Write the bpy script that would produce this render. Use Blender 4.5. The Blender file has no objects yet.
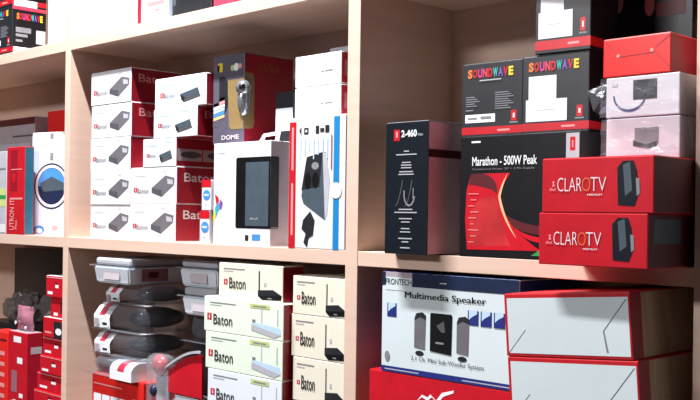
import bpy, bmesh, math, random
from mathutils import Vector, Matrix, noise
random.seed(7)
scene = bpy.context.scene
COL = scene.collection

# ------------------------------------------------------------------ camera, light, exposure
ROLL = .0135; PSI = math.radians(45)
cd = bpy.data.cameras.new('camera'); cam = bpy.data.objects.new('camera', cd); COL.objects.link(cam)
fw = Vector((-math.sin(PSI), math.cos(PSI), 0)); rt = Vector((math.cos(PSI), math.sin(PSI), 0)); up = Vector((0, 0, 1))
ax = rt * math.cos(ROLL) + up * math.sin(ROLL); ay = up * math.cos(ROLL) - rt * math.sin(ROLL); az = -fw
cam.matrix_world = Matrix(((ax.x, ay.x, az.x, 0), (ax.y, ay.y, az.y, -1.4), (ax.z, ay.z, az.z, 1.5), (0, 0, 0, 1)))
cd.sensor_width = 36; cd.lens = 36 * 1000 / 700; cd.shift_y = 15.5 / 700; cd.clip_start = .02
scene.camera = cam

w = bpy.data.worlds.new('room_light'); scene.world = w; w.use_nodes = True
w.node_tree.nodes['Background'].inputs[0].default_value = (1.0, .95, 1.0, 1)
w.node_tree.nodes['Background'].inputs[1].default_value = .035

def tube(name, loc, size, power, rot=(0, 0, 0), col=(1, .98, 1)):
    l = bpy.data.lights.new(name, 'AREA'); l.shape = 'RECTANGLE'; l.size = size[0]; l.size_y = size[1]
    l.energy = power; l.color = col
    o = bpy.data.objects.new(name, l); o.location = loc; o.rotation_euler = rot; COL.objects.link(o)
    return o
# ceiling tube just in front of the shelves, and a row of tubes farther back in the shop
tube('ceiling_tube_near', (-1.9, -.7, 3.8), (.85, .07), 235)
tube('ceiling_tube_far', (-2.2, -3.9, 3.15), (1.2, .35), 94, (math.radians(38), 0, 0))

scene.view_settings.view_transform = 'Standard'; scene.view_settings.look = 'None'
scene.view_settings.gamma = 1; scene.view_settings.use_curve_mapping = False
scene.view_settings.exposure = 0.0

# ------------------------------------------------------------------ materials
def lin(c):
    return tuple(((v / 255) / 12.92 if v / 255 <= .04045 else ((v / 255 + .055) / 1.055) ** 2.4) for v in c)
M = {}
def mat(name, rgb, rough=.5, vary=.06, scale=30, metal=0, stretch=None, bump=0):
    m = bpy.data.materials.new(name); m.use_nodes = True; nt = m.node_tree; n = nt.nodes; b = n['Principled BSDF']
    c = lin(rgb)
    tc = n.new('ShaderNodeTexCoord'); nz = n.new('ShaderNodeTexNoise'); nz.inputs['Scale'].default_value = scale
    nz.inputs['Detail'].default_value = 4
    mp = n.new('ShaderNodeMapping'); mp.inputs['Scale'].default_value = stretch or (1, 1, 1)
    nt.links.new(tc.outputs['Object'], mp.inputs[0]); nt.links.new(mp.outputs[0], nz.inputs['Vector'])
    rp = n.new('ShaderNodeValToRGB'); rp.color_ramp.elements[0].position = .3; rp.color_ramp.elements[1].position = .7
    rp.color_ramp.elements[0].color = tuple(v * (1 - vary) for v in c) + (1,)
    rp.color_ramp.elements[1].color = tuple(min(1, v * (1 + vary)) for v in c) + (1,)
    nt.links.new(nz.outputs['Fac'], rp.inputs[0]); nt.links.new(rp.outputs[0], b.inputs['Base Color'])
    b.inputs['Roughness'].default_value = rough; b.inputs['Metallic'].default_value = metal
    if bump:
        bp = n.new('ShaderNodeBump'); bp.inputs['Strength'].default_value = bump; bp.inputs['Distance'].default_value = .002
        nt.links.new(nz.outputs['Fac'], bp.inputs['Height']); nt.links.new(bp.outputs[0], b.inputs['Normal'])
    M[name] = m; return m
def plastic(name, rgb, mix, rough=.15):
    m = bpy.data.materials.new(name); m.use_nodes = True; nt = m.node_tree; n = nt.nodes; n.remove(n['Principled BSDF'])
    tr = n.new('ShaderNodeBsdfTransparent'); tr.inputs[0].default_value = (.93, .94, .95, 1)
    p = n.new('ShaderNodeBsdfPrincipled'); p.inputs['Base Color'].default_value = lin(rgb) + (1,); p.inputs['Roughness'].default_value = rough
    tc = n.new('ShaderNodeTexCoord'); nz = n.new('ShaderNodeTexNoise'); nz.inputs['Scale'].default_value = 26; nz.inputs['Detail'].default_value = 3
    nt.links.new(tc.outputs['Object'], nz.inputs['Vector'])
    bp = n.new('ShaderNodeBump'); bp.inputs['Strength'].default_value = .5; bp.inputs['Distance'].default_value = .01
    nt.links.new(nz.outputs['Fac'], bp.inputs['Height']); nt.links.new(bp.outputs[0], p.inputs['Normal'])
    mx = n.new('ShaderNodeMixShader'); mx.inputs[0].default_value = mix
    nt.links.new(tr.outputs[0], mx.inputs[1]); nt.links.new(p.outputs[0], mx.inputs[2]); nt.links.new(mx.outputs[0], n['Material Output'].inputs[0])
    M[name] = m; return m

mat('laminate', (218, 190, 172), .5, .05, 6, stretch=(1, 1, 9))
mat('laminate_h', (218, 190, 172), .5, .05, 6, stretch=(.6, 6, 6))
mat('backboard', (202, 174, 157), .6, .06, 5, stretch=(1, 1, 7))
mat('wall', (205, 200, 196), .8, .03, 3); mat('tile', (92, 80, 74), .5, .08, 4)
mat('white', (224, 222, 227), .45, .015); mat('cool_white', (226, 234, 242), .45, .02); mat('cream', (230, 226, 208), .45, .02)
mat('mint_white', (226, 238, 222), .45, .02); mat('panel_white', (208, 222, 226), .5, .03, 8)
mat('red', (190, 26, 38), .38, .08); mat('deep_red', (150, 18, 38), .4, .1); mat('bright_red', (226, 40, 36), .3, .06)
mat('crimson', (196, 24, 40), .32, .08); mat('pink_red', (214, 60, 84), .4, .1); mat('maroon', (84, 18, 26), .45, .1)
mat('black', (15, 16, 19), .35, .2); mat('charcoal', (36, 38, 43), .4, .15); mat('navy_black', (20, 26, 34), .3, .15)
mat('grey', (128, 130, 136), .5, .1); mat('light_grey', (180, 182, 190), .5, .06); mat('pale_print', (206, 200, 206), .5, .04)
mat('dark_grey', (78, 80, 86), .45, .1); mat('mid_grey', (104, 102, 108), .5, .1); mat('slate', (70, 84, 94), .4, .1)
mat('blue', (26, 128, 190), .4, .05); mat('royal', (34, 46, 120), .4, .08); mat('navy', (22, 36, 66), .4, .1)
mat('sky_print', (70, 140, 205), .4, .1); mat('pale_blue', (186, 214, 236), .45, .04); mat('teal', (30, 90, 112), .4, .1)
mat('cable_blue', (44, 58, 118), .4, .05)
mat('yellow', (226, 204, 50), .45, .05); mat('orange', (230, 120, 50), .45, .05); mat('green', (50, 150, 80), .45, .1)
mat('turquoise', (50, 180, 170), .45, .05); mat('magenta', (190, 60, 130), .45, .05); mat('violet', (120, 80, 170), .45, .05)
mat('dull_gold', (150, 74, 40), .4, .1); mat('gold', (200, 160, 70), .4, .1); mat('purple_grey', (88, 84, 100), .45, .08); mat('tan_window', (142, 120, 80), .35, .12, 12)
mat('mauve', (150, 104, 114), .45, .05); mat('pink_board', (236, 200, 210), .45, .05); mat('cardboard', (182, 154, 126), .75, .14, 14, stretch=(4, 4, .5))
mat('chrome', (170, 176, 182), .18, .1, metal=.7); mat('pale_text', (226, 216, 220), .5, .02); mat('grey_card', (168, 158, 164), .5, .06)
mat('flame', (184, 40, 44), .4, .35, 14); mat('flame_hot', (240, 190, 140), .4, .1); mat('label_white', (236, 242, 246), .5, .02)
mat('pale_green', (190, 206, 130), .5, .1); mat('salmon', (232, 150, 150), .45, .05); mat('skin_print', (226, 168, 140), .5, .05)
plastic('clear', (190, 196, 204), .22); plastic('smoke_bag', (120, 118, 116), .62, .3); plastic('pink_clear', (196, 130, 150), .5)
plastic('wrap', (205, 210, 220), .08, .12); plastic('shell', (150, 156, 166), .26, .12)

# ------------------------------------------------------------------ helpers
def link(name, me, m=None, parent=None):
    o = bpy.data.objects.new(name, me); COL.objects.link(o)
    if m is not None:
        for k in (m if isinstance(m, (list, tuple)) else [m]): me.materials.append(M[k])
    if parent is not None: o.parent = parent
    return o
def tag(o, label=None, cat=None, group=None, kind=None):
    for k, v in (('label', label), ('category', cat), ('group', group), ('kind', kind)):
        if v: o[k] = v
    return o
def box_bm(bm, x0, x1, y0, y1, z0, z1, idx=None, bevel=0):
    v = [bm.verts.new(p) for p in ((x0,y0,z0),(x1,y0,z0),(x1,y1,z0),(x0,y1,z0),(x0,y0,z1),(x1,y0,z1),(x1,y1,z1),(x0,y1,z1))]
    fs = {}
    for k, q in (('F',(0,1,5,4)),('R',(1,2,6,5)),('B',(2,3,7,6)),('L',(3,0,4,7)),('T',(4,5,6,7)),('D',(3,2,1,0))):
        f = bm.faces.new([v[i] for i in q]); fs[k] = f
        if idx: f.material_index = idx.get(k, 0)
    if bevel:
        es = list({e for f in fs.values() for e in f.edges})
        bmesh.ops.bevel(bm, geom=es, offset=bevel, segments=2, affect='EDGES', profile=.5)
    return fs
def done(bm, name, smooth=False):
    me = bpy.data.meshes.new(name); bm.to_mesh(me); bm.free()
    if smooth:
        for p in me.polygons: p.use_smooth = True
    return me
def carton(name, label, cat, x, y, z, w, d, h, faces, yaw=0, group=None, tilt=0, bevel=.0015, flap=True):
    """faces: dict F,R,L,B,T,D -> material name ('*' default). Origin at the front left bottom corner."""
    names = []
    def ix(k):
        n = faces.get(k, faces['*'])
        if n not in names: names.append(n)
        return names.index(n)
    idx = {k: ix(k) for k in 'FRLBTD'}
    bm = bmesh.new(); box_bm(bm, 0, w, 0, d, 0, h, idx, bevel)
    if flap:   # tuck-in lid: a thin second board on top and the closing edge of the right end
        box_bm(bm, .002, w - .002, .002, d * .97, h, h + .0007, {k: idx['T'] for k in 'FRLBTD'})
    o = link(name, done(bm, name), names)
    o.location = (x, y, z); o.rotation_euler = (0, math.radians(tilt), math.radians(yaw))
    o['w'] = w; o['d'] = d; o['h'] = h
    return tag(o, label, cat, group)
def face_pt(o, face, u, v, off):
    w, d, h = o['w'], o['d'], o['h']
    if face == 'F': return (u * w, -off, v * h)
    if face == 'R': return (w + off, u * d, v * h)
    if face == 'T': return (u * w, v * d, h + .0008 + off)
def decal(o, name, layers, face='F', base=.0004, label=None, whole=False):
    """flat print: layers of (material, polygon in face fractions). Prints that do not touch become parts of their own."""
    bb = [(min(p[0] for p in q), max(p[0] for p in q), min(p[1] for p in q), max(p[1] for p in q)) for _, q in layers]
    grp = list(range(len(layers)))
    if whole: grp = [0] * len(layers)
    for i in range(len(layers)):
        for j in range(i):
            A, B = bb[i], bb[j]
            if A[0] < B[1] and B[0] < A[1] and A[2] < B[3] and B[2] < A[3]:
                gi, gj = grp[i], grp[j]; grp = [gj if g == gi else g for g in grp]
    p = None
    for g in dict.fromkeys(grp):
        bm = bmesh.new(); names = []
        for i, (m, poly) in enumerate(layers):
            if grp[i] != g: continue
            if m not in names: names.append(m)
            f = bm.faces.new([bm.verts.new(face_pt(o, face, u, v, base + i * .00006)) for u, v in poly]); f.material_index = names.index(m)
            f.normal_update()
            want = {'F': Vector((0, -1, 0)), 'R': Vector((1, 0, 0)), 'T': Vector((0, 0, 1))}[face]
            if f.normal.dot(want) < 0: f.normal_flip()
        p = link(name, done(bm, name), names, o)
        if label: p['label'] = label
    return p
def R(x0, z0, x1, z1): return [(x0, z0), (x1, z0), (x1, z1), (x0, z1)]
def E(cx, cz, rx, rz, n=28): return [(cx + rx * math.cos(t * 2 * math.pi / n), cz + rz * math.sin(t * 2 * math.pi / n)) for t in range(n)]
_tc = {}
def text_polys(s, bold=0):
    if (s, bold) in _tc: return _tc[(s, bold)]
    c = bpy.data.curves.new('t', 'FONT'); c.body = s; c.offset = bold; c.resolution_u = 3
    o = bpy.data.objects.new('t', c); COL.objects.link(o)
    dg = bpy.context.evaluated_depsgraph_get(); me = bpy.data.meshes.new_from_object(o.evaluated_get(dg))
    vs = [tuple(v.co) for v in me.vertices]; fs = [tuple(p.vertices) for p in me.polygons]
    bpy.data.objects.remove(o); bpy.data.curves.remove(c); bpy.data.meshes.remove(me)
    x0 = min(v[0] for v in vs); x1 = max(v[0] for v in vs); y0 = min(v[1] for v in vs); y1 = max(v[1] for v in vs)
    r = ([((v[0] - x0) / (x1 - x0), (v[1] - y0) / (y1 - y0)) for v in vs], fs)
    _tc[(s, bold)] = r; return r
def lettering(o, items, face='F', name='lettering', base=.0009, label=None, whole=False):
    """items: (text, material, x0, z0, x1, z1 [, rot, bold]) in face fractions"""
    for chunk in ([items] if whole else [[it] for it in items]):
        bm = bmesh.new(); names = []
        for it in chunk:
            s, m, x0, z0, x1, z1 = it[:6]; rot = it[6] if len(it) > 6 else 0; bold = it[7] if len(it) > 7 else .008
            if m not in names: names.append(m)
            vs, fs = text_polys(s, bold)
            def q(v):
                if rot: return (x1 - (x1 - x0) * v[1], z0 + (z1 - z0) * v[0])
                return (x0 + (x1 - x0) * v[0], z0 + (z1 - z0) * v[1])
            bv = [bm.verts.new(face_pt(o, face, *q(v), base)) for v in vs]
            for f in fs:
                try: g = bm.faces.new([bv[i] for i in f]); g.material_index = names.index(m)
                except ValueError: pass
        bmesh.ops.recalc_face_normals(bm, faces=bm.faces[:])
        p = link(name, done(bm, name), names, o)
        if label: p['label'] = label
    return p
def part_bm(fn, name, m, parent, smooth=False):
    bm = bmesh.new(); fn(bm); return link(name, done(bm, name, smooth), m, parent)
def blob(bm, c, r, sub=3, rough=0, seed=0, freq=2.2):
    res = bmesh.ops.create_icosphere(bm, subdivisions=sub, radius=1)
    for v in res['verts']:
        k = 1 + rough * noise.noise(v.co * freq + Vector((seed, seed * 1.7, 0)))
        v.co = Vector((c[0] + v.co.x * r[0] * k, c[1] + v.co.y * r[1] * k, c[2] + v.co.z * r[2] * k))

# ------------------------------------------------------------------ the setting
def struct(name, x0, x1, y0, y1, z0, z1, m):
    bm = bmesh.new(); box_bm(bm, x0, x1, y0, y1, z0, z1); return tag(link(name, done(bm, name), m), kind='structure')
struct('floor', -5.5, 2.5, -5, .45, -.1, 0, 'tile')
struct('wall_back', -5.5, 2.5, .32, .45, 0, 3.4, 'wall')

unit = bpy.data.objects.new('shelving_unit', None); COL.objects.link(unit); unit.location = (-2.1, .15, 0)
tag(unit, 'pale wood-laminate shelving unit full of boxed electronics', 'shelf')
unit_inv = Matrix.Translation(unit.location).inverted()
UPX = [(-3.64, -3.612), (-2.523, -2.497), (-1.411, -1.377), (-.682, -.648)]
LEV = [(.06, .09), (.50, .53), (.856, .886), (1.401, 1.43), (1.945, 1.976), (2.49, 2.52)]
def upart(name, m, x0, x1, y0, y1, z0, z1, bev=.001):
    bm = bmesh.new(); box_bm(bm, x0, x1, y0, y1, z0, z1, None, bev)
    o = link(name, done(bm, name), m, unit); o.matrix_parent_inverse = unit_inv; return o
for a, b in UPX: upart('upright', 'laminate', a, b, -.001, .285, 0, 2.54)
for i in range(3):
    for z0, z1 in LEV: upart('shelf_board', 'laminate_h', UPX[i][1], UPX[i + 1][0], 0, .285, z0, z1)
upart('back_panel', 'backboard', -3.64, -.648, .2855, .293, 0, 2.54)

Z0 = 1.4302; ZU = 1.9762; ZL = .8862; EPS = .0006
def stackz(z, hs):
    out = []
    for h in hs: out.append(z); z += h
    return out

# ------------------------------------------------------------------ small printed designs
def red_logo(x, z, s, hr): return [('red', R(x, z, x + s, z + s * hr)), ('pale_text', R(x + s * .38, z + s * hr * .2, x + s * .62, z + s * hr * .62)), ('pale_text', R(x + s * .38, z + s * hr * .7, x + s * .62, z + s * hr * .84))]
def device(cx, cz, sx, sz, dark='dark_grey', mid='grey', lite='light_grey'):
    return [(mid, [(cx - sx, cz - sz * .15), (cx + sx * .2, cz + sz), (cx + sx, cz + sz * .75), (cx + sx * .95, cz + sz * .1), (cx - sx * .1, cz - sz), (cx - sx, cz - sz * .6)]),
            (dark, [(cx - sx, cz - sz * .15), (cx - sx, cz - sz * .6), (cx - sx * .1, cz - sz), (cx - sx * .1, cz - sz * .35)]),
            (lite, [(cx + sx * .35, cz + sz * .7), (cx + sx * .85, cz + sz * .55), (cx + sx * .85, cz + sz * .15), (cx + sx * .4, cz + sz * .2)])]

# ------------------------------------------------------------------ column between the left and middle posts, middle shelf
G1 = 'white adapter boxes with red sides'
def adapter_box(label, x, y, z, w, d, h, front='white', dark=False, side=None, yaw=0):
    o = carton('adapter_box', label, 'box', x, y, z, w, d, h - EPS, {'*': 'deep_red', 'F': front, 'T': front}, yaw, G1)
    hr = w / h
    if dark:
        decal(o, 'product_picture', [('dark_grey', [(.5, .42), (.84, .58), (.88, .36), (.9, .28), (.58, .14), (.53, .24)]), ('charcoal', [(.5, .42), (.53, .24), (.58, .14), (.6, .3)]), ('slate', [(.5, .42), (.84, .58), (.88, .4), (.6, .3)])])
        lettering(o, [('Baton', 'grey', .19, .34, .40, .50)])
        decal(o, 'logo', red_logo(.11, .36, .07, hr * .85)); decal(o, 'caption', [('pale_blue', R(.04, .74, .44, .8)), ('pale_blue', R(.64, .84, .86, .96))])
    else:
        decal(o, 'product_picture', device(.72, .48, .245, .29, 'dark_grey', 'mid_grey', 'light_grey'))
        lettering(o, [('Baton', 'grey', .155, .29, .41, .43)])
        decal(o, 'logo', red_logo(.07, .32, .075, hr * .8)); decal(o, 'caption', [('pale_print', R(.1, .76, .34, .81)), ('pale_print', R(.7, .87, .78, .95))])
    if side in ('word', 'faint'): lettering(o, [('Baton', 'pale_text' if side == 'word' else 'salmon', .14, .6, .75, .84)], 'R', name='side_lettering', label='white lettering on the red side')
    if side == 'pics':
        decal(o, 'side_picture', [('grey_card', R(.02, .2, .95, .62)), ('dark_grey', E(.28, .42, .2, .12)), ('dark_grey', E(.76, .42, .16, .12)), ('red', R(.485, .2, .51, .62))], 'R', label='two device pictures on the red side')
    return o
words = ['topmost of the five', 'second from the top of the five', 'middle one of the five', 'second from the bottom of the five', 'lowest of the five']
h5 = .0896
for i in range(5):
    adapter_box('white adapter box %s stacked beside the left post' % words[4 - i], -2.436 + (.0, .002, -.002, .001, -.001)[i], .03 + (.002, 0, .001, .001, .0)[i], Z0 + i * h5, .197, .16, h5, side='faint' if i > 2 else None)
adapter_box('white adapter box lying on the shelf with white lettering on its red side', -2.236, .03, Z0, .201, .16, .0925, side='word')
adapter_box('white adapter box second from the bottom with white lettering on its red side', -2.236, .031, Z0 + .0925, .202, .16, .0925, side='word')
adapter_box('narrower white box in the middle of its stack with two pictures on its red side', -2.18, .03, Z0 + .185, .144, .16, .071, 'cool_white', True, 'pics')
adapter_box('white box with dark device picture directly under the topmost box of its stack', -2.134, .03, Z0 + .256, .183, .16, .073, 'cool_white', True, 'faint')
adapter_box('white box with dark device picture topmost of the stack beside the camera box', -2.131, .031, Z0 + .329, .213, .16, .076, 'cool_white', True)

sup = carton('carton', 'plain white carton hidden behind the white tablet-style box', 'box', -1.93, .08, Z0, .29, .2, .232, {'*': 'white'})

o = carton('dome_camera_box', 'purple-grey and red box with a window showing a dome camera', 'box', -1.915, .05, Z0 + .233, .116, .15, .208, {'*': 'deep_red', 'F': 'purple_grey', 'T': 'purple_grey'})
decal(o, 'window', [('charcoal', E(.3, .55, .22, .22)), ('purple_grey', R(0, .2, .2, .9)), ('tan_window', [(.48, .72), (.98, .72), (.98, .16), (.6, .16), (.53, .2), (.48, .6)])], label='tan window with the camera behind')
decal(o, 'side_window', [('tan_window', [(0, .16), (.17, .17), (.2, .22), (.2, .72), (.17, .78), (0, .79)])], 'R', label='tan window wrapping onto the red side')
def dome(bm):
    blob(bm, (.112, .003, .1), (.016, .016, .038), 3); blob(bm, (.113, .001, .127), (.019, .019, .019), 3)
dc = part_bm(dome, 'dome_camera', 'chrome', o, True)
part_bm(lambda bm: blob(bm, (.1235, -.0125, .128), (.0075, .0075, .0085), 2), 'lens', 'black', dc, True)
decal(o, 'logo', [('red', R(.05, .82, .14, .91)), ('yellow', R(.14, .82, .3, .92)), ('pale_green', E(.62, .85, .06, .035)), ('label_white', E(.74, .855, .08, .045)), ('salmon', E(.87, .86, .06, .03))])
decal(o, 'colour_band', [(m, [(.02, z), (.38, z + .035), (.38, z + .068), (.02, z + .033)]) for m, z in (('pale_text', .47), ('salmon', .43), ('label_white', .39), ('pale_blue', .35), ('sky_print', .31), ('flame_hot', .27))])
lettering(o, [('DOME', 'pale_text', .3, .05, .85, .1)])
lettering(o, [('LUBA', 'dull_gold', .3, .82, .72, .91)], 'R', name='side_lettering', label='dull gold lettering on the red side')

o = carton('retail_box', 'small black and white box half hidden behind the camera box', 'box', -1.725, .082, Z0 + .233, .06, .05, .112, {'*': 'charcoal'})
decal(o, 'sticker', [('cool_white', R(.02, .22, .98, .68)), ('light_grey', R(.1, .3, .5, .5))])

o = carton('tablet_box', 'white box with a dark tablet-shaped device and hanging tab', 'box', -1.857, .01, Z0, .202, .054, .231, {'*': 'white', 'R': 'grey_card'}, flap=False)
decal(o, 'window', [('black', [(.41, .18), (.43, .165), (.998, .165), (.998, .85), (.43, .85), (.41, .835)]), ('slate', R(.58, .19, .97, .8))], label='dark device behind the window')
decal(o, 'side_window', [('black', [(0, .165), (.4, .165), (.44, .18), (.44, .835), (.4, .85), (0, .85)]), ('navy_black', R(.05, .19, .3, .8)), ('grey', R(.05, .17, .4, .182))], 'R', label='dark device seen around the corner')
lettering(o, [('iBall', 'grey_card', .66, .25, .8, .27)])
decal(o, 'parrot_picture', [('red', [(.03, .5), (.06, .38), (.12, .33), (.1, .46)]), ('violet', [(.13, .45), (.18, .41), (.15, .34), (.1, .36)]), ('turquoise', [(.05, .26), (.12, .36), (.1, .42), (.03, .36)]), ('yellow', [(.0, .2), (.05, .28), (.03, .34), (.0, .28)]), ('sky_print', [(.05, .32), (.1, .38), (.08, .42)])])
decal(o, 'badge', [('charcoal', R(.58, .045, .64, .1)), ('sky_print', R(.7, .05, .84, .11)), ('pale_print', R(.05, .9, .2, .915)), ('pale_print', R(.22, .7, .24, .72))])
def tab(bm):
    pts = [(.13, .0), (.145, .018), (.205, .022), (.198, .0), (.185, .0), (.188, .013), (.152, .011), (.145, 0)]
    v0 = [bm.verts.new((x, .0255, .231 + z)) for x, z in pts]; v1 = [bm.verts.new((x, .027, .231 + z)) for x, z in pts]
    n = len(pts); bm.faces.new(v0); bm.faces.new(v1[::-1])
    for i in range(n): bm.faces.new((v0[i], v1[i], v1[(i + 1) % n], v0[(i + 1) % n]))
part_bm(tab, 'hang_tab', 'white', o)

for lab, x, y, z, w, h in (('small white and red box standing on a twin beside the tablet box', -1.894, .004, Z0 + .0775, .035, .071), ('small white and red box on the shelf beside the tablet box', -1.899, .003, Z0, .037, .077)):
    o = carton('cartridge_box', lab, 'box', x, y, z, w, .05, h - EPS, {'*': 'deep_red', 'F': 'white', 'R': 'white'}, 0, 'small white and red boxes')
    decal(o, 'print', [('crimson', R(.0, .76, 1, 1)), ('sky_print', E(.55, .5, .4, .17)), ('pale_blue', R(.25, .47, .8, .54)), ('pale_print', R(.35, .18, .6, .22))])

o = carton('speaker_box', 'tall white box picturing a tower speaker with red and blue stripes', 'box', -1.583, .0, Z0, .168, .14, .272, {'*': 'white', 'R': 'maroon'})
decal(o, 'stripe', [('red', R(0, 0, .125, .97)), ('blue', R(.8, .0, .9, .99)), ('salmon', R(.045, .6, .08, .93)), ('salmon', R(.045, .1, .08, .5))])
tw = [('slate', [(.38, .66), (.64, .69), (.67, .28), (.64, .24), (.34, .35), (.31, .4)]), ('charcoal', [(.38, .66), (.6, .69), (.56, .46), (.31, .44)]), ('light_grey', [(.6, .69), (.65, .68), (.7, .5), (.67, .28), (.64, .24)]), ('black', E(.40, .5, .045, .055)), ('black', E(.505, .505, .045, .055)), ('grey', E(.5, .6, .05, .025)),
    ('charcoal', [(.34, .24), (.44, .3), (.5, .24), (.48, .14), (.42, .12), (.4, .06), (.35, .09), (.38, .15), (.32, .18)])]
decal(o, 'product_picture', [(m, [((x - .5) * 1.3 + .48, (z - .4) * 1.14 + .40) for x, z in p]) for m, p in tw], whole=True)
decal(o, 'caption', [('charcoal', [(.18, .9), (.22, .93), (.22, .86)]), ('charcoal', R(.27, .87, .35, .92)), ('white', R(.295, .885, .325, .905)), ('charcoal', R(.48, .87, .54, .93)), ('charcoal', R(.56, .88, .63, .91)), ('charcoal', R(.65, .875, .72, .93))] + [('pale_blue', R(.2 + .08 * i, .68 + .03 * (i % 3), .22 + .08 * i, .84)) for i in range(7)] + [('mauve', R(.755, .6, .775, .86)), ('pale_text', E(.85, .44, .1, .06))])

for lab, z, dx in (('white carton resting on the tall speaker box, lower of two', Z0 + .2735, .0), ('white carton on top of its twin above the tall speaker box', Z0 + .2735 + .0680, -.003)):
    o = carton('white_carton', lab, 'box', -1.602 + dx, .03 - dx, z,   .141, .2, .0655, {'*': 'white', 'R': 'deep_red'}, 0, 'white cartons above the speaker box')
    decal(o, 'print', [('pale_print', R(.2, .25, .42, .75)), ('grey', R(.58, .42, .64, .46)), ('grey', R(.66, .43, .83, .47)), ('white', R(.22, .3, .4, .7))])
    decal(o, 'side_sticker', [('mauve', R(.05, .25, .35, .75))], 'R')
carton('grey_carton', 'thin grey box lying on top of the upper white carton', 'box', -1.56, .09, Z0 + .2735 + .1352, .125, .13, .02, {'*': 'light_grey'})

# ------------------------------------------------------------------ same column, lower shelf: router boxes
G2 = 'cream router boxes'
def router_box(label, x, y, z, w, h, yaw=0, front='cream', pale=False, d=.2):
    o = carton('router_box', label, 'box', x, y, z, w, d, h - EPS, {'*': 'deep_red', 'F': front, 'T': front}, yaw, G2)
    lettering(o, [('Baton', 'charcoal', .175 - .045 * pale, .28 - .06 * pale, .44 - .06 * pale, .60 - .08 * pale)])
    decal(o, 'logo', red_logo(.085 - .04 * pale, .38 - .05 * pale, .06, w / h * .95)); decal(o, 'caption', [('grey', R(.08, .83, .42, .86)), ('light_grey', R(.08, .77, .24, .79))] + ([('pale_green', R(.6, .82, .84, .93)), ('grey', R(.64, .85, .8, .89))] if pale else [('light_grey', R(.72, .42, .76, .52))]))
    if not pale:
        decal(o, 'product_picture', [('charcoal', R(.64, .3, .66, .84)), ('charcoal', [(.63, .3), (.86, .34), (.99, .2), (.98, .06), (.7, .03), (.63, .14)]), ('black', [(.63, .14), (.7, .03), (.98, .06), (.99, .2), (.72, .16)]), ('grey', R(.78, .08, .84, .11))])
    else:
        decal(o, 'product_picture', [('light_grey', R(.74, .42, .752, .86)), ('light_grey', R(.93, .4, .942, .84)), ('grey', R(.63, .42, .67, .5)), ('pale_blue', [(.62, .36), (.66, .42), (.97, .34), (.98, .16), (.9, .06), (.62, .2)]), ('light_grey', [(.62, .36), (.62, .2), (.9, .06), (.98, .16), (.9, .2)])])
    return o
carton('carton', 'brown cardboard carton on the bottom shelf under the left cream stack', 'box', -1.835, .0, ZL, .25, .2, 1.061 - ZL - EPS, {'*': 'cardboard'})
router_box('pale router box lowest in view of the left cream stack', -1.84, -.012, 1.061, .256, .088, 0, 'cool_white', True)
router_box('pale green-white router box third from the top of the left cream stack', -1.85, -.012, 1.149, .267, .084, 0, 'mint_white', True)
router_box('pale green-white router box second from the top with its left end jutting out', -1.857, -.012, 1.233, .275, .0785, 0, 'mint_white', True)
router_box('cream router box topmost of the left cream stack, dark router picture', -1.819, .0, 1.3115, .220, .078, 0, d=.06)
carton('carton', 'brown cardboard carton on the bottom shelf beside the middle post', 'box', -1.572, .01, ZL, .155, .2, 1.111 - ZL - EPS, {'*': 'cardboard'})
router_box('cream router box lowest in view of the stack against the middle post', -1.572, .008, 1.111, .156, .092)
router_box('cream router box second from the top against the middle post', -1.578, .008, 1.203, .162, .089)
router_box('cream router box topmost of the stack against the middle post', -1.575, .008, 1.292, .160, .081)

# ------------------------------------------------------------------ same column, lower shelf: blister packs
o = carton('mouse_carton', 'red carton with small device pictures under the clear blister packs', 'box', -2.378, .01, ZL, .245, .22, 1.072 - ZL - EPS, {'*': 'bright_red'})
decal(o, 'picture', [('label_white', R(.04 + .17 * i, .05, .19 + .17 * i, .72)) for i in range(4)] + [('dark_grey', E(.115 + .17 * i, .5, .045, .12)) for i in range(4)] + [('salmon', R(.04, .85, .6, .87)), ('label_white', R(.8, .3, .9, .75))])

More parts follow.
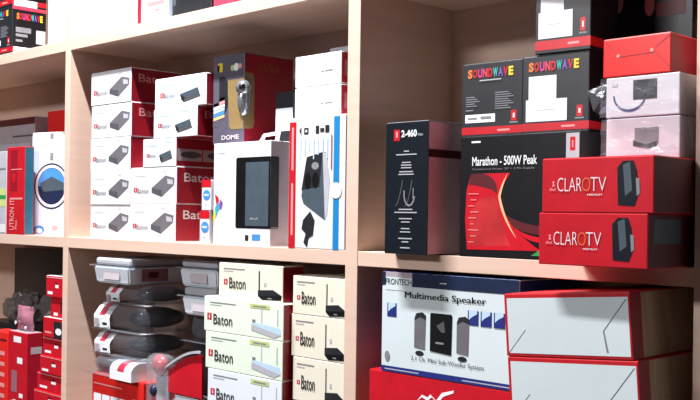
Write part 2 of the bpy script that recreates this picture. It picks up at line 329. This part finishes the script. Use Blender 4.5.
def blister(label, x, y, z, w, d, h, kind, group='clear blister packs with mice inside', yaw=0):
    root = bpy.data.objects.new('blister_pack', None); COL.objects.link(root); root.location = (x, y, z); root.rotation_euler.z = math.radians(yaw)
    tag(root, label, 'package', group)
    def shell(bm):   # flat flange and a rounded tub above it
        box_bm(bm, -.004, w + .004, -.004, d, 0, .0012)
        box_bm(bm, .01, w - .006, .012, d - .01, .0012, h - .002, None, min(.022, h * .4))
    part_bm(shell, 'shell', 'shell', root, True)
    cw = w * .34
    def card(bm):    # upright end that rolls back over the top
        prof = [(.004, .003), (.002, h * .42), (.003, h * .5), (.018, h * .78), (.036, h * .94), (.065, h - .001)]
        for i in range(5):
            for k, (a, b, mi) in enumerate(((0, .3, 0), (.3, .66, 1), (.66, 1, 0))):
                m = mi if i >= 2 else 0
                f = bm.faces.new([bm.verts.new((cw * t + .008 * 0, p[0], p[1])) for t, p in ((a, prof[i]), (b, prof[i]), (b, prof[i + 1]), (a, prof[i + 1]))]); f.material_index = m
        bmesh.ops.remove_doubles(bm, verts=bm.verts[:], dist=1e-5)
    if kind != 'tub':
        ca = part_bm(card, 'card', ['label_white', 'pink_red'], root)
        def lab(bm):
            for m, (a, b, c, e) in enumerate(((.1, .1, .36, .38), (.55, .1, .95, .34), (.6, .16, .9, .26))):
                f = bm.faces.new([bm.verts.new((cw * p, -.0005 - .0002 * m, h * q)) for p, q in ((a, b), (c, b), (c, e), (a, e))]); f.material_index = m
        part_bm(lab, 'label', ['grey_card', 'label_white', 'charcoal'], ca)
    def mouse(bm): blob(bm, (w * .68, d * .45, h * .46), (w * .25, d * .36, h * .36), 3)
    mo = part_bm(mouse, 'mouse', 'charcoal', root, True)
    def acc(bm): blob(bm, (w * .72, d * .42, h * .6), (w * .15, d * .26, h * .27), 3)
    part_bm(acc, 'mouse_cover', 'maroon', mo, True)
    return root
zb = 1.072
blister('flat clear blister pack directly on the red carton with device pictures', -2.392, .0, zb, .125, .22, .05, 'tub')
blister('blister pack with a red-striped card, lower of the two striped ones', -2.39, .02, zb + .051, .225, .22, .065, 'card')
blister('blister pack with a red-striped card, upper of the two striped ones', -2.394, .02, zb + .1165, .23, .22, .073, 'card')
blister('blister pack with a white card squeezed under the white tub package', -2.338, .022, zb + .190, .19, .21, .053, 'plain')

def tub(label, x, y, z, w, d, h, group='white tub packages'):
    root = bpy.data.objects.new('white_package', None); COL.objects.link(root); root.location = (x, y, z); tag(root, label, 'package', group)
    def body(bm):
        t = .006
        v = [(t, t, 0), (w - t, t, 0), (w - t, d - t, 0), (t, d - t, 0), (0, 0, h * .66), (w, 0, h * .66), (w, d, h * .66), (0, d, h * .66)]
        vs = [bm.verts.new(p) for p in v]
        for q in ((0,1,5,4),(1,2,6,5),(2,3,7,6),(3,0,4,7),(4,5,6,7),(3,2,1,0)): bm.faces.new([vs[i] for i in q])
        bmesh.ops.bevel(bm, geom=bm.edges[:], offset=.004, segments=2, affect='EDGES')
    part_bm(body, 'body', 'cool_white', root)
    part_bm(lambda bm: box_bm(bm, -.012, w + .006, -.005, d, h * .66, h * .66 + .003), 'rim', 'clear', root)
    part_bm(lambda bm: box_bm(bm, .004, w - .004, .004, d - .004, h * .66 + .003, h - EPS, None, .006), 'lid', 'light_grey', root)
    def lab(bm):
        f = bm.faces.new([bm.verts.new(p) for p in ((w * .3, -.0002, h * .16), (w * .75, -.0002, h * .16), (w * .75, -.0006, h * .5), (w * .3, -.0006, h * .5))])
    part_bm(lab, 'label', 'pale_print', root)
    def sidelab(bm):
        for k, (a, b, c, e) in enumerate(((.2, .12, .6, .6), (.3, .25, .45, .48))):
            f = bm.faces.new([bm.verts.new((w + .0004 + .0004 * k, d * p, h * q)) for p, q in ((a, b), (c, b), (c, e), (a, e))]); f.material_index = k
    part_bm(sidelab, 'side_label', ['mauve', 'maroon'], root)
    return root
tub('white tub package topmost of the blister stack nearest the left post', -2.352, -.006, zb + .2435, .168, .2, .066)
carton('carton', 'dark cardboard carton at the back under the two white tub packages', 'box', -2.045, .10, ZL, .17, .16, .30, {'*': 'charcoal'})
blister('dark clear blister pack under the two white tub packages', -2.03, .05, ZL + .301, .165, .19, .068, 'tub')
tub('white tub package right under another one left of the cream boxes', -2.005, .03, 1.2558, .135, .2, .066)
tub('white tub package topmost of the pair left of the cream boxes', -2.03, .04, 1.3224, .15, .2, .066)

# large clear pack standing in front of the red carton
root = bpy.data.objects.new('headset_pack', None); COL.objects.link(root); root.location = (-2.075, -.03, ZL)
tag(root, 'large clear plastic pack with a red arched card left of the cream boxes', 'package')
def arch(bm, x0, x1, y, z0, zt, zt2, th, n=14):
    fr = []
    for k in range(n + 1):
        t = k / n; x = x0 + (x1 - x0) * t
        z = zt + (zt2 - zt) * math.sin(t * math.pi * .5)
        fr.append((x, z))
    for (xa, za), (xb, zc) in zip(fr, fr[1:]):
        vs = [bm.verts.new(p) for p in ((xa, y, z0), (xb, y, z0), (xb, y, zc), (xa, y, za), (xa, y + th, z0), (xb, y + th, z0), (xb, y + th, zc), (xa, y + th, za))]
        for q in ((0,1,2,3),(5,4,7,6),(3,2,6,7),(0,4,5,1)): bm.faces.new([vs[i] for i in q])
    bmesh.ops.remove_doubles(bm, verts=bm.verts[:], dist=1e-5)
part_bm(lambda bm: box_bm(bm, 0, .075, 0, .05, 0, .272, None, .018), 'front_shell', 'clear', root, True)
part_bm(lambda bm: box_bm(bm, .08, .205, .012, .09, 0, .183, None, .028), 'side_shell', 'clear', root, True)
part_bm(lambda bm: arch(bm, .07, .205, .024, .185, .235, .285, .004), 'red_card', 'crimson', root)
def rim(bm):
    pts = [(.066 + .139 * k / 14, .24 + .05 * math.sin(k / 14 * math.pi / 2)) for k in range(15)]
    for (xa, za), (xb, zb_) in zip(pts, pts[1:]):
        f = [bm.verts.new(p) for p in ((xa, .018, za), (xb, .018, zb_), (xb, .018, zb_ + .006), (xa, .018, za + .006))]; bm.faces.new(f)
    bmesh.ops.remove_doubles(bm, verts=bm.verts[:], dist=1e-5); bmesh.ops.solidify(bm, geom=bm.faces[:], thickness=.004)
part_bm(rim, 'clear_rim', 'light_grey', root)
part_bm(lambda bm: blob(bm, (.034, .026, .245), (.028, .015, .026), 3), 'red_earcup', 'crimson', root, True)
part_bm(lambda bm: blob(bm, (.04, .028, .13), (.034, .014, .03), 3), 'red_accent', 'crimson', root, True)
def knob(bm): blob(bm, (.048, -.002, .187), (.011, .008, .014), 3)
part_bm(knob, 'button', 'navy', root, True)
part_bm(lambda bm: box_bm(bm, .012, .064, .03, .034, .02, .22), 'grey_card', 'light_grey', root)
part_bm(lambda bm: box_bm(bm, .09, .2, .03, .034, .01, .18, None, .0015), 'white_card', 'cool_white', root)

root = bpy.data.objects.new('striped_card_pack', None); COL.objects.link(root); root.location = (-2.256, -.012, 1.0726)
tag(root, 'white pack with one red stripe over its curved top, on the red carton', 'package')
def cur(bm):
    n = 10; prof = []
    for k in range(n + 1):
        t = k / n * math.pi / 2; prof.append((.03 - .03 * math.cos(t), .022 + .024 * math.sin(t)))
    prof = [(0, 0), (0, .02)] + prof + [(.15, .046)]
    for i in range(len(prof) - 1):
        for a, b, m in ((0, .35, 0), (.35, .65, 1), (.65, 1, 0)):
            f = bm.faces.new([bm.verts.new((.1 * t, p[0], p[1])) for t, p in ((a, prof[i]), (b, prof[i]), (b, prof[i + 1]), (a, prof[i + 1]))]); f.material_index = m if i > 1 else 0
    bmesh.ops.remove_doubles(bm, verts=bm.verts[:], dist=1e-5)
    vs = [bm.verts.new((.1, p[0], p[1])) for p in prof] + [bm.verts.new((.1, .15, 0))]; bm.faces.new(vs)
    vs = [bm.verts.new((0, p[0], p[1])) for p in prof] + [bm.verts.new((0, .15, 0))]; bm.faces.new(vs[::-1])
part_bm(cur, 'card', ['label_white', 'pink_red'], root)
part_bm(lambda bm: box_bm(bm, -.004, .106, -.006, .155, .0465, .048), 'clear_cover', 'clear', root)

# ------------------------------------------------------------------ left column, middle shelf
o = carton('grey_carton', 'grey-white box with a dark red top edge at the back left', 'box', -3.235, .14, Z0, .27, .12, .372, {'*': 'grey_card'})
decal(o, 'print', [('maroon', R(0, .94, 1, 1)), ('dark_grey', R(.45, .835, .95, .85)), ('light_grey', R(.1, .6, .9, .78))])
carton('red_carton', 'red box with a pale top edge behind the blue-ringed white box', 'box', -2.94, .17, Z0, .15, .1, .388, {'*': 'bright_red', 'T': 'white'})
o = carton('software_box', 'pale grey box cut by the left frame edge, green patch in its middle', 'box', -2.99, .0, Z0, .122, .05, .25, {'*': 'light_grey'})
decal(o, 'print', [('pale_green', R(.2, .33, .98, .55)), ('green', R(.6, .42, .98, .47)), ('white', R(.05, .02, .98, .12)), ('grey', R(.1, .78, .95, .8))])
o = carton('software_box', 'slim red box with white upright lettering and a blue right side', 'box', -2.866, .0, Z0, .112, .03, .26, {'*': 'pink_red', 'R': 'teal', 'F': 'red'})
decal(o, 'print', [('deep_red', R(.22, .5, .6, .97)), ('salmon', R(.2, .4, .9, .42)), ('red', R(.3, .6, .5, .7)), ('salmon', R(.25, .74, .85, .75))])
lettering(o, [('UTRON IT', 'salmon', .2, .05, .45, .40, 1, .012), ('Plus', 'salmon', .5, .06, .62, .16, 1, .01)])
o = carton('router_box', 'white box with a blue ring picture partly hidden by the left post', 'box', -2.808, .052, Z0, .17, .06, .305, {'*': 'white', 'L': 'pale_blue'}, 13)
decal(o, 'ring_picture', [('pale_blue', R(.0, .02, .18, .97)), ('navy', E(.5, .475, .44, .225)), ('white', E(.5, .475, .41, .208)), ('navy', E(.5, .475, .35, .18)), ('sky_print', [(.5 + .34 * math.cos(t), .475 + .175 * math.sin(t)) for t in [i * math.pi / 14 for i in range(15)]]), ('slate', [(.2, .5), (.5, .57), (.84, .5), (.84, .44), (.3, .42)]), ('grey', R(.46, .73, .54, .8)), ('grey', R(.46, .94, .54, .99)), ('sky_print', E(.2, .05, .14, .04)), ('white', E(.2, .04, .08, .025)), ('salmon', E(.6, .07, .08, .025))])

# ------------------------------------------------------------------ left column, lower shelf
G3 = 'red boxes stacked against the left post'
lab3 = ['topmost', 'second from the top', 'third from the top, with black patch', 'fourth from the top', 'fifth from the top', 'sixth from the top', 'seventh from the top']
tops = [1.318, 1.257, 1.199, 1.1415, 1.089, 1.037, .986]; lefts = [-2.636, -2.618, -2.65, -2.661, -2.666, -2.692, -2.70]
bots = tops[1:] + [.937]
for k in range(7):
    o = carton('red_box', 'red box %s in stack by the left post' % lab3[k], 'box', lefts[k], .01 + .006 * (k % 2), bots[k] + .0007, -2.527 - lefts[k], .14, tops[k] - bots[k] - .0016, {'*': 'crimson', 'T': 'label_white' if k in (0, 2, 3) else 'crimson'}, 0, G3)
    if k == 2: decal(o, 'print', [('charcoal', R(.5, .02, .99, .85)), ('label_white', E(.72, .35, .14, .17)), ('salmon', R(.1, .2, .4, .3))])
    elif k == 1: decal(o, 'print', [('maroon', R(.6, .25, .82, .8)), ('label_white', R(.2, .1, .45, .25))])
    else: decal(o, 'print', [('label_white', R(.1, .12, .36, .26)), ('label_white', R(.5, .45, .66, .6)), ('maroon', E(.55, .68, .06, .05)), ('salmon', R(.02, .9, .98, .95))])
carton('carton', 'red carton on the bottom shelf under the red stack by the left post', 'box', -2.7, .01, ZL, .17, .2, .9375 - ZL - EPS, {'*': 'crimson'})
o = carton('tall_red_box', 'tall red box with white marks and a darker right side, lower left', 'box', -2.842, .0, ZL, .116, .05, 1.142 - ZL, {'*': 'crimson', 'R': 'deep_red', 'T': 'grey_card'})
decal(o, 'print', [('label_white', R(.3, .88, .7, .95)), ('label_white', R(.5, .64, .78, .71)), ('mauve', R(.2, .3, .5, .55)), ('label_white', [(.1, .18), (.4, .22), (.8, .12), (.9, .02), (.2, .02)]), ('label_white', R(.62, .25, .82, .3))])
decal(o, 'side_mark', [('grey_card', R(.25, .76, .95, .84))], 'R')
o = carton('tall_red_box', 'tall bright red box cut by the lower left frame edge', 'box', -2.965, .0, ZL, .119, .06, 1.132 - ZL, {'*': 'bright_red'})
decal(o, 'print', [('salmon', R(.3, .2 + .13 * i, .85, .25 + .13 * i)) for i in range(5)] + [('maroon', R(.1, .9, .95, .92))])
for k, (lb, c, r, s) in enumerate((('crumpled grey plastic bag lying at the back of the lower left shelf', (-2.83, .165, 1.19), (.085, .05, .06), 3), ('dark grey plastic bag at the far left of the lower shelf', (-3.06, .165, 1.17), (.09, .05, .055), 11))):
    bm = bmesh.new(); blob(bm, (0, 0, 0), r, 4, .42, s, 2.4); zmin = min(v.co.z for v in bm.verts)
    for v in bm.verts: v.co.z = max(v.co.z, -r[2] * .8)
    o = link('plastic_bag', done(bm, 'plastic_bag'), 'smoke_bag'); o.location = (c[0], c[1], 1.14 + r[2] * .8); tag(o, lb, 'bag', 'grey plastic bags')
carton('carton', 'dark carton at the back of the lower left shelf under the plastic bags', 'box', -3.2, .09, ZL, .48, .15, 1.1385 - ZL, {'*': 'charcoal'})
root = bpy.data.objects.new('clear_pouch', None); COL.objects.link(root); root.location = (-2.845, .0, 1.1425 + .0008)
tag(root, 'small pinkish clear pouch standing on the tall red box', 'package')
def pouch(bm):
    bmesh.ops.create_grid(bm, x_segments=12, y_segments=12, size=.5)
    top = [v for v in bm.verts]
    for v in top:
        x, y = v.co.x, v.co.y; b = (1 - (2 * x) ** 2) * (1 - (2 * y) ** 2)
        v.co = Vector(((x + .5) * .1, .03 - .016 * b + .004 * noise.noise(Vector((x * 5, y * 5, 1))), (y + .5) * .074))
    bmesh.ops.solidify(bm, geom=bm.faces[:], thickness=.004)
part_bm(pouch, 'pouch', 'pink_clear', root, True)
part_bm(lambda bm: blob(bm, (.06, .03, .05), (.012, .006, .012), 2, .3), 'contents', 'maroon', root, True)
part_bm(lambda bm: (blob(bm, (.02, .014, .022), (.004, .003, .006), 2), blob(bm, (.082, .014, .012), (.004, .003, .005), 2)), 'snap', 'label_white', root, True)

carton('dark_filler_carton', 'guessed dark box added to fill the shaded back of the lower left shelf behind grey bags', 'box', -3.3, .2445, ZL, .46, .038, .485, {'*': 'black'})  # guessed black box, added so the shaded back of this bay reads dark

# ------------------------------------------------------------------ top shelf
G4 = 'black speaker boxes with colourful lettering'
LET = [('S', 'orange'), ('O', 'red'), ('U', 'magenta'), ('N', 'pink_red'), ('D', 'red'), ('W', 'turquoise'), ('A', 'violet'), ('V', 'red'), ('E', 'yellow')]
def sound_letters(o, x0, x1, z0, z1, face='F', name='lettering'):
    s = (x1 - x0) / 9
    return lettering(o, [(c, m, x0 + i * s, z0, x0 + (i + .9) * s, z1, 0, .05) for i, (c, m) in enumerate(LET)], face, name, whole=True)
def soundbox(label, x, y, z, w, d, h, yaw=0, stickers=0):
    o = carton('black_speaker_box', label, 'box', x, y, z, w, d, h - EPS, {'*': 'black', 'F': 'charcoal', 'T': 'dark_grey', 'R': 'black'}, yaw, G4)
    sound_letters(o, .1, .86, .8, .92)
    decal(o, 'red_band', [('red', R(0, .04, 1, .14)), ('salmon', R(.6, .075, .8, .1))], base=.0003); decal(o, 'side_band', [('red', R(0, .04, 1, .14))], 'R')
    decal(o, 'logo', [('red', R(.82, .2, .91, .34)), ('pale_text', R(.85, .24, .88, .3)), ('grey', R(.8, .17, .93, .19))])
    if stickers: decal(o, 'sticker', [('label_white', R(.1, .33, .52, .74 + .3 * (stickers > 1))), ('cool_white', R(.06, .16, .68, .44)), ('light_grey', R(.2, .3, .5, .31))])
    else: decal(o, 'small_print', [('label_white', R(.06, .2, .56, .31)), ('grey', R(.1, .24, .26, .27)), ('grey', R(.32, .24, .5, .28))] + [('grey', R(.07, .54 - .03 * i, .22 + .04 * (i % 3), .552 - .03 * i)) for i in range(5)] + [('grey', R(.56, .58 - .03 * i, .78 + .04 * (i % 3), .592 - .03 * i)) for i in range(8)] + [('light_grey', R(.3, .755, .66, .77)), ('grey', R(.07, .36, .2, .375))])
    return o
def topbox(label, x, y, z, w, d, h):
    o = soundbox(label, x, y, z, w, d, h)
    sound_letters(o, .12, .9, .72, .86, 'R', 'side_lettering')
    decal(o, 'side_print', [('pink_red', R(0, .93, 1, 1)), ('grey', R(.1, .45, .55, .56)), ('grey', R(.1, .36, .45, .42)), ('grey', R(.1, .25, .3, .3)), ('light_grey', R(.7, .25, .98, .54)), ('label_white', R(.04, .0, .72, .14)), ('pink_red', R(0, -.0, .04, .1))], 'R', base=.0006)
    return o
topbox('black speaker box standing on the top shelf at the far left', -3.02, .004, ZU, .168, .11, .144)
topbox('black speaker box on top of the one at the far left', -3.02, .004, ZU + .144, .168, .11, .144)
carton('white_carton', 'white overexposed carton right beside the black boxes on the top shelf', 'box', -2.72, .05, ZU, .19, .2, .26, {'*': 'white'})
o = carton('white_carton', 'wide white carton with a red right side on the top shelf', 'box', -2.494, .02, ZU, .293, .22, .26, {'*': 'white', 'R': 'pink_red'})
o = carton('white_carton', 'white carton with faint red print between two red edges, top shelf', 'box', -2.184, .02, ZU, .122, .2, .2, {'*': 'white', 'R': 'pale_blue'})
decal(o, 'print', [('salmon', R(.25, .22, .85, .27)), ('salmon', R(.5, .14, .7, .17)), ('pink_red', R(0, 0, .03, 1)), ('salmon', R(.5, .48, .85, .52))])
o = carton('black_box', 'black box with a round pink emblem on the top shelf edge', 'box', -2.06, .03, ZU, .16, .06, .17, {'*': 'charcoal', 'R': 'black'})
decal(o, 'emblem', [('pink_red', E(.46, .42, .17, .16)), ('salmon', E(.46, .42, .11, .1)), ('dark_grey', R(.02, .2, .1, .4))])
carton('red_box', 'red box at the right of the black emblem box on the top shelf', 'box', -1.893, .03, ZU, .075, .1, .15, {'*': 'pink_red'})

# ------------------------------------------------------------------ right column, middle shelf
o = carton('slim_black_box', 'slim tall black box with a mauve side and white small print', 'box', -1.278, -.03, Z0, .105, .12, .243, {'*': 'navy_black', 'R': 'pink_board', 'T': 'light_grey'})
lettering(o, [('2-460', 'label_white', .38, .885, .74, .94, 0, .03), ('Watts', 'light_grey', .76, .89, .88, .91)])
decal(o, 'logo', [('red', R(.2, .86, .34, .945)), ('salmon', R(.25, .885, .29, .93))])
decal(o, 'small_print', [('light_grey', R(.5 - a, z, .5 + a, z + .008)) for a, z in ((.06, .775), (.24, .75), (.1, .69), (.12, .67), (.12, .65), (.16, .62), (.18, .6), (.16, .335), (.26, .312), (.15, .265), (.1, .24), (.1, .19), (.12, .165), (.16, .115), (.08, .09), (.11, .045))])
decal(o, 'glass_picture', [('dark_grey', [(.45 + dx + .18 * t, .36 + .2 * t * t) for t in [i / 8 for i in range(9)]] + [(.47 + dx + .18 * t, .36 + .2 * t * t) for t in [1 - i / 8 for i in range(9)]]) for dx in (0, -.22)] + [('grey', [(.58 + .14 * math.cos(t), .46 + .1 * math.sin(t)) for t in [2.9 + i * .45 for i in range(8)]] + [(.58 + .11 * math.cos(t), .46 + .085 * math.sin(t)) for t in [2.9 + (7 - i) * .45 for i in range(8)]]), ('grey', R(.66, .42, .68, .5))])
decal(o, 'side_band', [('maroon', R(0, .73, 1, .79))], 'R')
o = carton('power_supply_box', 'large black box with red flame art and white headline', 'box', -1.123, .0, Z0, .2475, .17, .212, {'*': 'black'}, flap=False)
lettering(o, [('Marathon - 500W Peak', 'label_white', .11, .755, .66, .83, 0, .012), ('Continuous Power 20 + 4 Pin Supply', 'grey', .11, .715, .64, .735, 0, 0)])
def bez(p0, p1, p2, n=12): return [tuple((1 - t) ** 2 * a + 2 * t * (1 - t) * b + t * t * c for a, b, c in zip(p0, p1, p2)) for t in [i / n for i in range(n + 1)]]
edge = bez((.44, .69), (.38, .6), (.345, .5)) + bez((.345, .5), (.40, .25), (.70, .07))
decal(o, 'flame_art', [('crimson', [(.07, .06), (.05, .3), (.06, .55), (.1, .69)] + edge),
    ('flame', [(.1, .09)] + bez((.09, .3), (.1, .5), (.3, .5)) + bez((.335, .47), (.36, .3), (.45, .1))),
    ('maroon', [(.1, .69)] + bez((.2, .69), (.34, .66), (.33, .52)) + bez((.28, .56), (.12, .6), (.08, .6))),
    ('flame_hot', bez((.42, .69), (.36, .6), (.34, .5)) + bez((.34, .5), (.37, .32), (.5, .16)) + bez((.5, .16), (.39, .34), (.36, .5)) + bez((.36, .5), (.38, .6), (.42, .69))),
    ('maroon', bez((.40, .36), (.52, .27), (.78, .26)) + bez((.8, .2), (.62, .18), (.47, .25))),
    ('crimson', bez((.46, .27), (.56, .17), (.8, .17)) + bez((.8, .13), (.62, .12), (.52, .2))),
    ('green', [(.62, .03), (.76, .13), (.82, .16), (.72, .03)]), ('flame_hot', [(.74, .03), (.82, .1), (.85, .03)])] + [('salmon', R(.08 + .02 * (i % 2), .12 + .05 * i, .13 + .02 * (i % 3), .126 + .05 * i)) for i in range(9)], whole=True)
decal(o, 'logo', [('light_grey', R(.885, .77, .985, .985)), ('crimson', R(.915, .85, .955, .955)), ('salmon', R(.93, .875, .94, .93))])
decal(o, 'caption', [('label_white', R(.1, .945, .18, .96))])
zz = Z0 + .213
soundbox('black speaker box with colourful lettering, left of the pair on the flame box', -1.145, .03, zz, .128, .14, .134, 3)
soundbox('black speaker box with white stickers, right of the pair on the flame box', -1.013, .03, zz, .127, .13, .134, 4, 1)
soundbox('black speaker box with white stickers, alone on top of the pair', -.988, .03, zz + .1355, .104, .1, .16, 4, 2)
o = carton('tall_black_box', 'tall black box at the back with two grey ovals, upper right', 'box', -.955, .195, Z0, .17, .08, .5, {'*': 'black'})
decal(o, 'oval', [('mauve', E(.17, .91, .06, .04)), ('mauve', E(.53, .885, .055, .038)), ('maroon', R(.6, .84, .92, .89))])

for lb, x, w, z, h in (('lower red box with thin white lettering, on the right end of the shelf', -.873, .181, Z0, .078), ('upper red box with thin white lettering, stacked under the wrapped boxes', -.868, .184, Z0 + .0785, .081)):
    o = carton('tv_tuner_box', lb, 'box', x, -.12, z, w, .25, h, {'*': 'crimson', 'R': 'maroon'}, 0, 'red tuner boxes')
    lettering(o, [('CLAR', 'label_white', .15, .39, .375, .64, 0, -.018), ('O', 'orange', .38, .39, .455, .64, 0, -.018), ('TV', 'label_white', .455, .39, .595, .64, 0, -.018), ('iBall', 'salmon', .075, .40, .135, .45), ('PREMIUM', 'label_white', .43, .31, .56, .34)])
    decal(o, 'logo', [('salmon', E(.11, .56, .01, .02)), ('salmon', [(.1, .48), (.125, .48), (.115, .54), (.105, .54)])])
    decal(o, 'product_picture', [('navy_black', [(.7, .14), (.69, .8), (.74, .92), (.83, .92), (.86, .74), (.87, .3), (.84, .12)]), ('slate', [(.74, .85), (.8, .9), (.82, .4), (.76, .3)]), ('grey', [(.85, .62), (.88, .6), (.885, .34), (.86, .3)])])
    if h < .08: decal(o, 'side_label', [('slate', R(.06, .45, .38, .9))], 'R')
zt_ = Z0 + .0785 + .081 + .0018
def wrapped(label, x, y, z, w, d, h, seed, upper):
    o = carton('wrapped_box', label, 'box', x, y, z, w, d, h, {'*': 'white'}, 0, 'white boxes in clear plastic wrap', flap=False)
    if upper:
        decal(o, 'product_picture', [('charcoal', R(.38, .42, .7, .9)), ('black', R(.42, .42, .66, .5))])
        arc = [(.12 + .21 + .23 * math.cos(t), .55 + .42 * math.sin(t)) for t in [math.pi + i * math.pi / 12 for i in range(13)]]
        arc2 = [(.12 + .21 + .21 * math.cos(t), .55 + .36 * math.sin(t)) for t in [2 * math.pi - i * math.pi / 12 for i in range(13)]]
        decal(o, 'cable_picture', [('cable_blue', arc + arc2), ('pale_print', R(.08, .78, .16, .86))])
    else:
        decal(o, 'product_picture', [('grey', R(.4, .35, .72, .75)), ('charcoal', [(.38, .32), (.58, .24), (.7, .3), (.7, .42), (.55, .34), (.38, .46)])])
    def wr(bm):
        e = .0045
        bmesh.ops.create_cube(bm, size=1)
        bmesh.ops.subdivide_edges(bm, edges=bm.edges[:], cuts=9, use_grid_fill=True)
        for v in bm.verts:
            p = Vector((v.co.x * (w + 2 * e) + w / 2, v.co.y * (d + 2 * e) + d / 2, v.co.z * (h - .0016) + h / 2))
            n = noise.noise(p * 55 + Vector((seed, 0, 0)))
            if v.co.y < -.49: p.y -= .004 * (n + 1)
            if v.co.x > .49: p.x += .002 * n
            v.co = p
        # torn corner of the wrap sticking out
        fl = [(-.004, .01, h * .9), (-.036, .004, h * .75), (-.02, -.004, h * .2), (-.003, 0, h * .05), (-.002, -.006, h * .5)] if upper else [(w + .004, .01, h * .8), (w + .014, .012, h * .9), (w + .012, .02, h * .3), (w + .004, .02, h * .2), (w + .006, .012, h * .5)]
        vs = [bm.verts.new(p) for p in fl]
        for q in ((0, 1, 4), (1, 2, 4), (2, 3, 4)): bm.faces.new([vs[i] for i in q])
    pw = part_bm(wr, 'plastic_wrap', 'wrap', o)
    def fold(bm):   # loose fold of wrap along the lower front edge
        n = 10; rows = []
        for i in range(n + 1):
            x = w * i / n; k = .004 * noise.noise(Vector((x * 60, seed, 2)))
            rows.append([bm.verts.new(p) for p in ((x, -.005, h * (.3 if upper else .2) + k), (x, -.02 + k, h * .1 + k + .012 * x / w), (x, -.026, .004 + .016 * (x / w if upper else .2)))])
        for a, b in zip(rows, rows[1:]):
            for j in range(2): bm.faces.new((a[j], b[j], b[j + 1], a[j + 1]))
        bmesh.ops.solidify(bm, geom=bm.faces[:], thickness=.0008)
    part_bm(fold, 'wrap_fold', 'wrap', pw)
    return o
wrapped('white box in crumpled clear plastic resting on the red tuner boxes', -.819, -.02, zt_, .122, .16, .063, 5, False)
wrapped('white box in clear plastic with a blue cable picture, under the red carton', -.820, -.02, zt_ + .0645, .122, .16, .062, 9, True)
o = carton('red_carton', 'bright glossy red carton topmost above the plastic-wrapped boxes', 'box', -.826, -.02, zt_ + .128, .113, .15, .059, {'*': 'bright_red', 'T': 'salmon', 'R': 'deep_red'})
decal(o, 'flap_seam', [('maroon', [(.22, .5), (.74, .53), (.74, .545), (.22, .515)]), ('salmon', E(.23, .54, .025, .04)), ('salmon', E(.73, .6, .025, .05)), ('red', [(.0, .98), (.2, .6), (.215, .6), (.02, .98)]), ('red', [(.99, .98), (.76, .66), (.775, .66), (1, .95)]), ('red', [(.99, .1), (.76, .56), (.775, .56), (1, .14)])])

# ------------------------------------------------------------------ right column, lower shelf
o = carton('red_carton', 'large red carton with a white squiggle under the multimedia speaker box', 'box', -1.341, .0, ZL, .338, .24, 1.2035 - ZL, {'*': 'crimson'})
decal(o, 'squiggle', [('label_white', [(.36, .855), (.4, .9), (.44, .89), (.46, .91), (.5, .88), (.54, .93), (.62, .955), (.62, .94), (.55, .91), (.51, .865), (.47, .895), (.44, .87), (.4, .885)])])
o = carton('multimedia_speaker_box', 'white and blue box picturing a subwoofer between two speakers', 'box', -1.31, .0, 1.2050, .318, .2, .189, {'*': 'royal', 'F': 'panel_white'})
decal(o, 'blue_band', [('navy', R(0, .865, 1, 1)), ('grey_card', R(.03, .86, .24, 1)), ('panel_white', R(.03, .82, .24, .95)), ('royal', R(0, 0, 1, .055)), ('light_grey', R(.03, .02, .3, .03)), ('light_grey', R(.62, .02, .95, .03)), ('light_grey', R(.45, .915, .5, .925))])
lettering(o, [('FRONTECH', 'charcoal', .03, .875, .235, .935, 0, .006), ('Multimedia Speaker', 'charcoal', .185, .735, .78, .815, 0, 0), ('Multimedia Speaker', 'charcoal', .1875, .735, .7825, .815, 0, 0), ('2.1 Ch. Mini Sub-Woofer System', 'dark_grey', .24, .135, .77, .19, 0, 0)])
def spk(cx): return [('charcoal', E(cx, .19, .035, .035)), ('mid_grey', [(cx - .045, .26), (cx + .045, .24), (cx + .05, .7), (cx + .02, .74), (cx - .03, .72), (cx - .045, .66)]), ('charcoal', [(cx - .045, .62), (cx - .03, .72), (cx + .02, .74), (cx + .05, .7), (cx + .05, .64), (cx, .67)])]
pic = spk(.345) + spk(.685) + [('black', [(.43, .24), (.6, .215), (.605, .73), (.595, .745), (.44, .745), (.43, .73)]), ('dark_grey', [(.48, .58), (.54, .65), (.55, .5), (.52, .5)]), ('grey', R(.475, .345, .54, .37))]
decal(o, 'product_picture', [(m, [(.262 + (x - .3) * .93, .245 + (z - .22) * .735) for x, z in p]) for m, p in pic], whole=True)
decal(o, 'badge', [(m, p) for x in (.045, .655, .745, .835, .925) for m, p in (('royal', R(x, .55, min(x + .075, .998), .69)), ('pale_blue', [(x + .008, .6), (x + .03, .63), (min(x + .065, .99), .66), (min(x + .065, .99), .69), (x + .008, .69)]))] + [('grey', E(.05, .155, .02, .05))])

def slit(x0, z0, x1, z1, t=.008): return [(x0, z0), (x0 + t, z0), (x1 + t, z1), (x1, z1)]
G5 = 'white-fronted red cartons'
for lb, x, z, w, h, up_ in (('white-fronted red-edged carton, lower of the two beside the right post', -.935, 1.181, .228, .099, 0), ('white-fronted red-edged carton, upper of the two beside the right post', -.944, 1.2806, .222, .098, 1)):
    o = carton('white_fronted_carton', lb, 'box', x, -.1, z, w, .3, h, {'*': 'cardboard', 'F': 'red', 'T': 'red'}, 0, G5, -4.5)
    decal(o, 'flap', [('panel_white', R(.025, .05, .985, .93)), ('dark_grey', slit(.02, .05, .17, .42)), ('dark_grey', slit(.79, .42, .97, .9)), ('grey', [(.79, .42), (.8, .43), (.825, .1), (.81, .1)])], label='white end flap with dark slits')
    decal(o, 'red_edge', [('deep_red', R(.0, .0, .1, 1))], 'R', label='red edge strip')
carton('carton', 'brown cardboard carton on the bottom shelf under the white-fronted pair', 'box', -.93, -.08, ZL, .22, .3, 1.181 - ZL - .001, {'*': 'cardboard'})
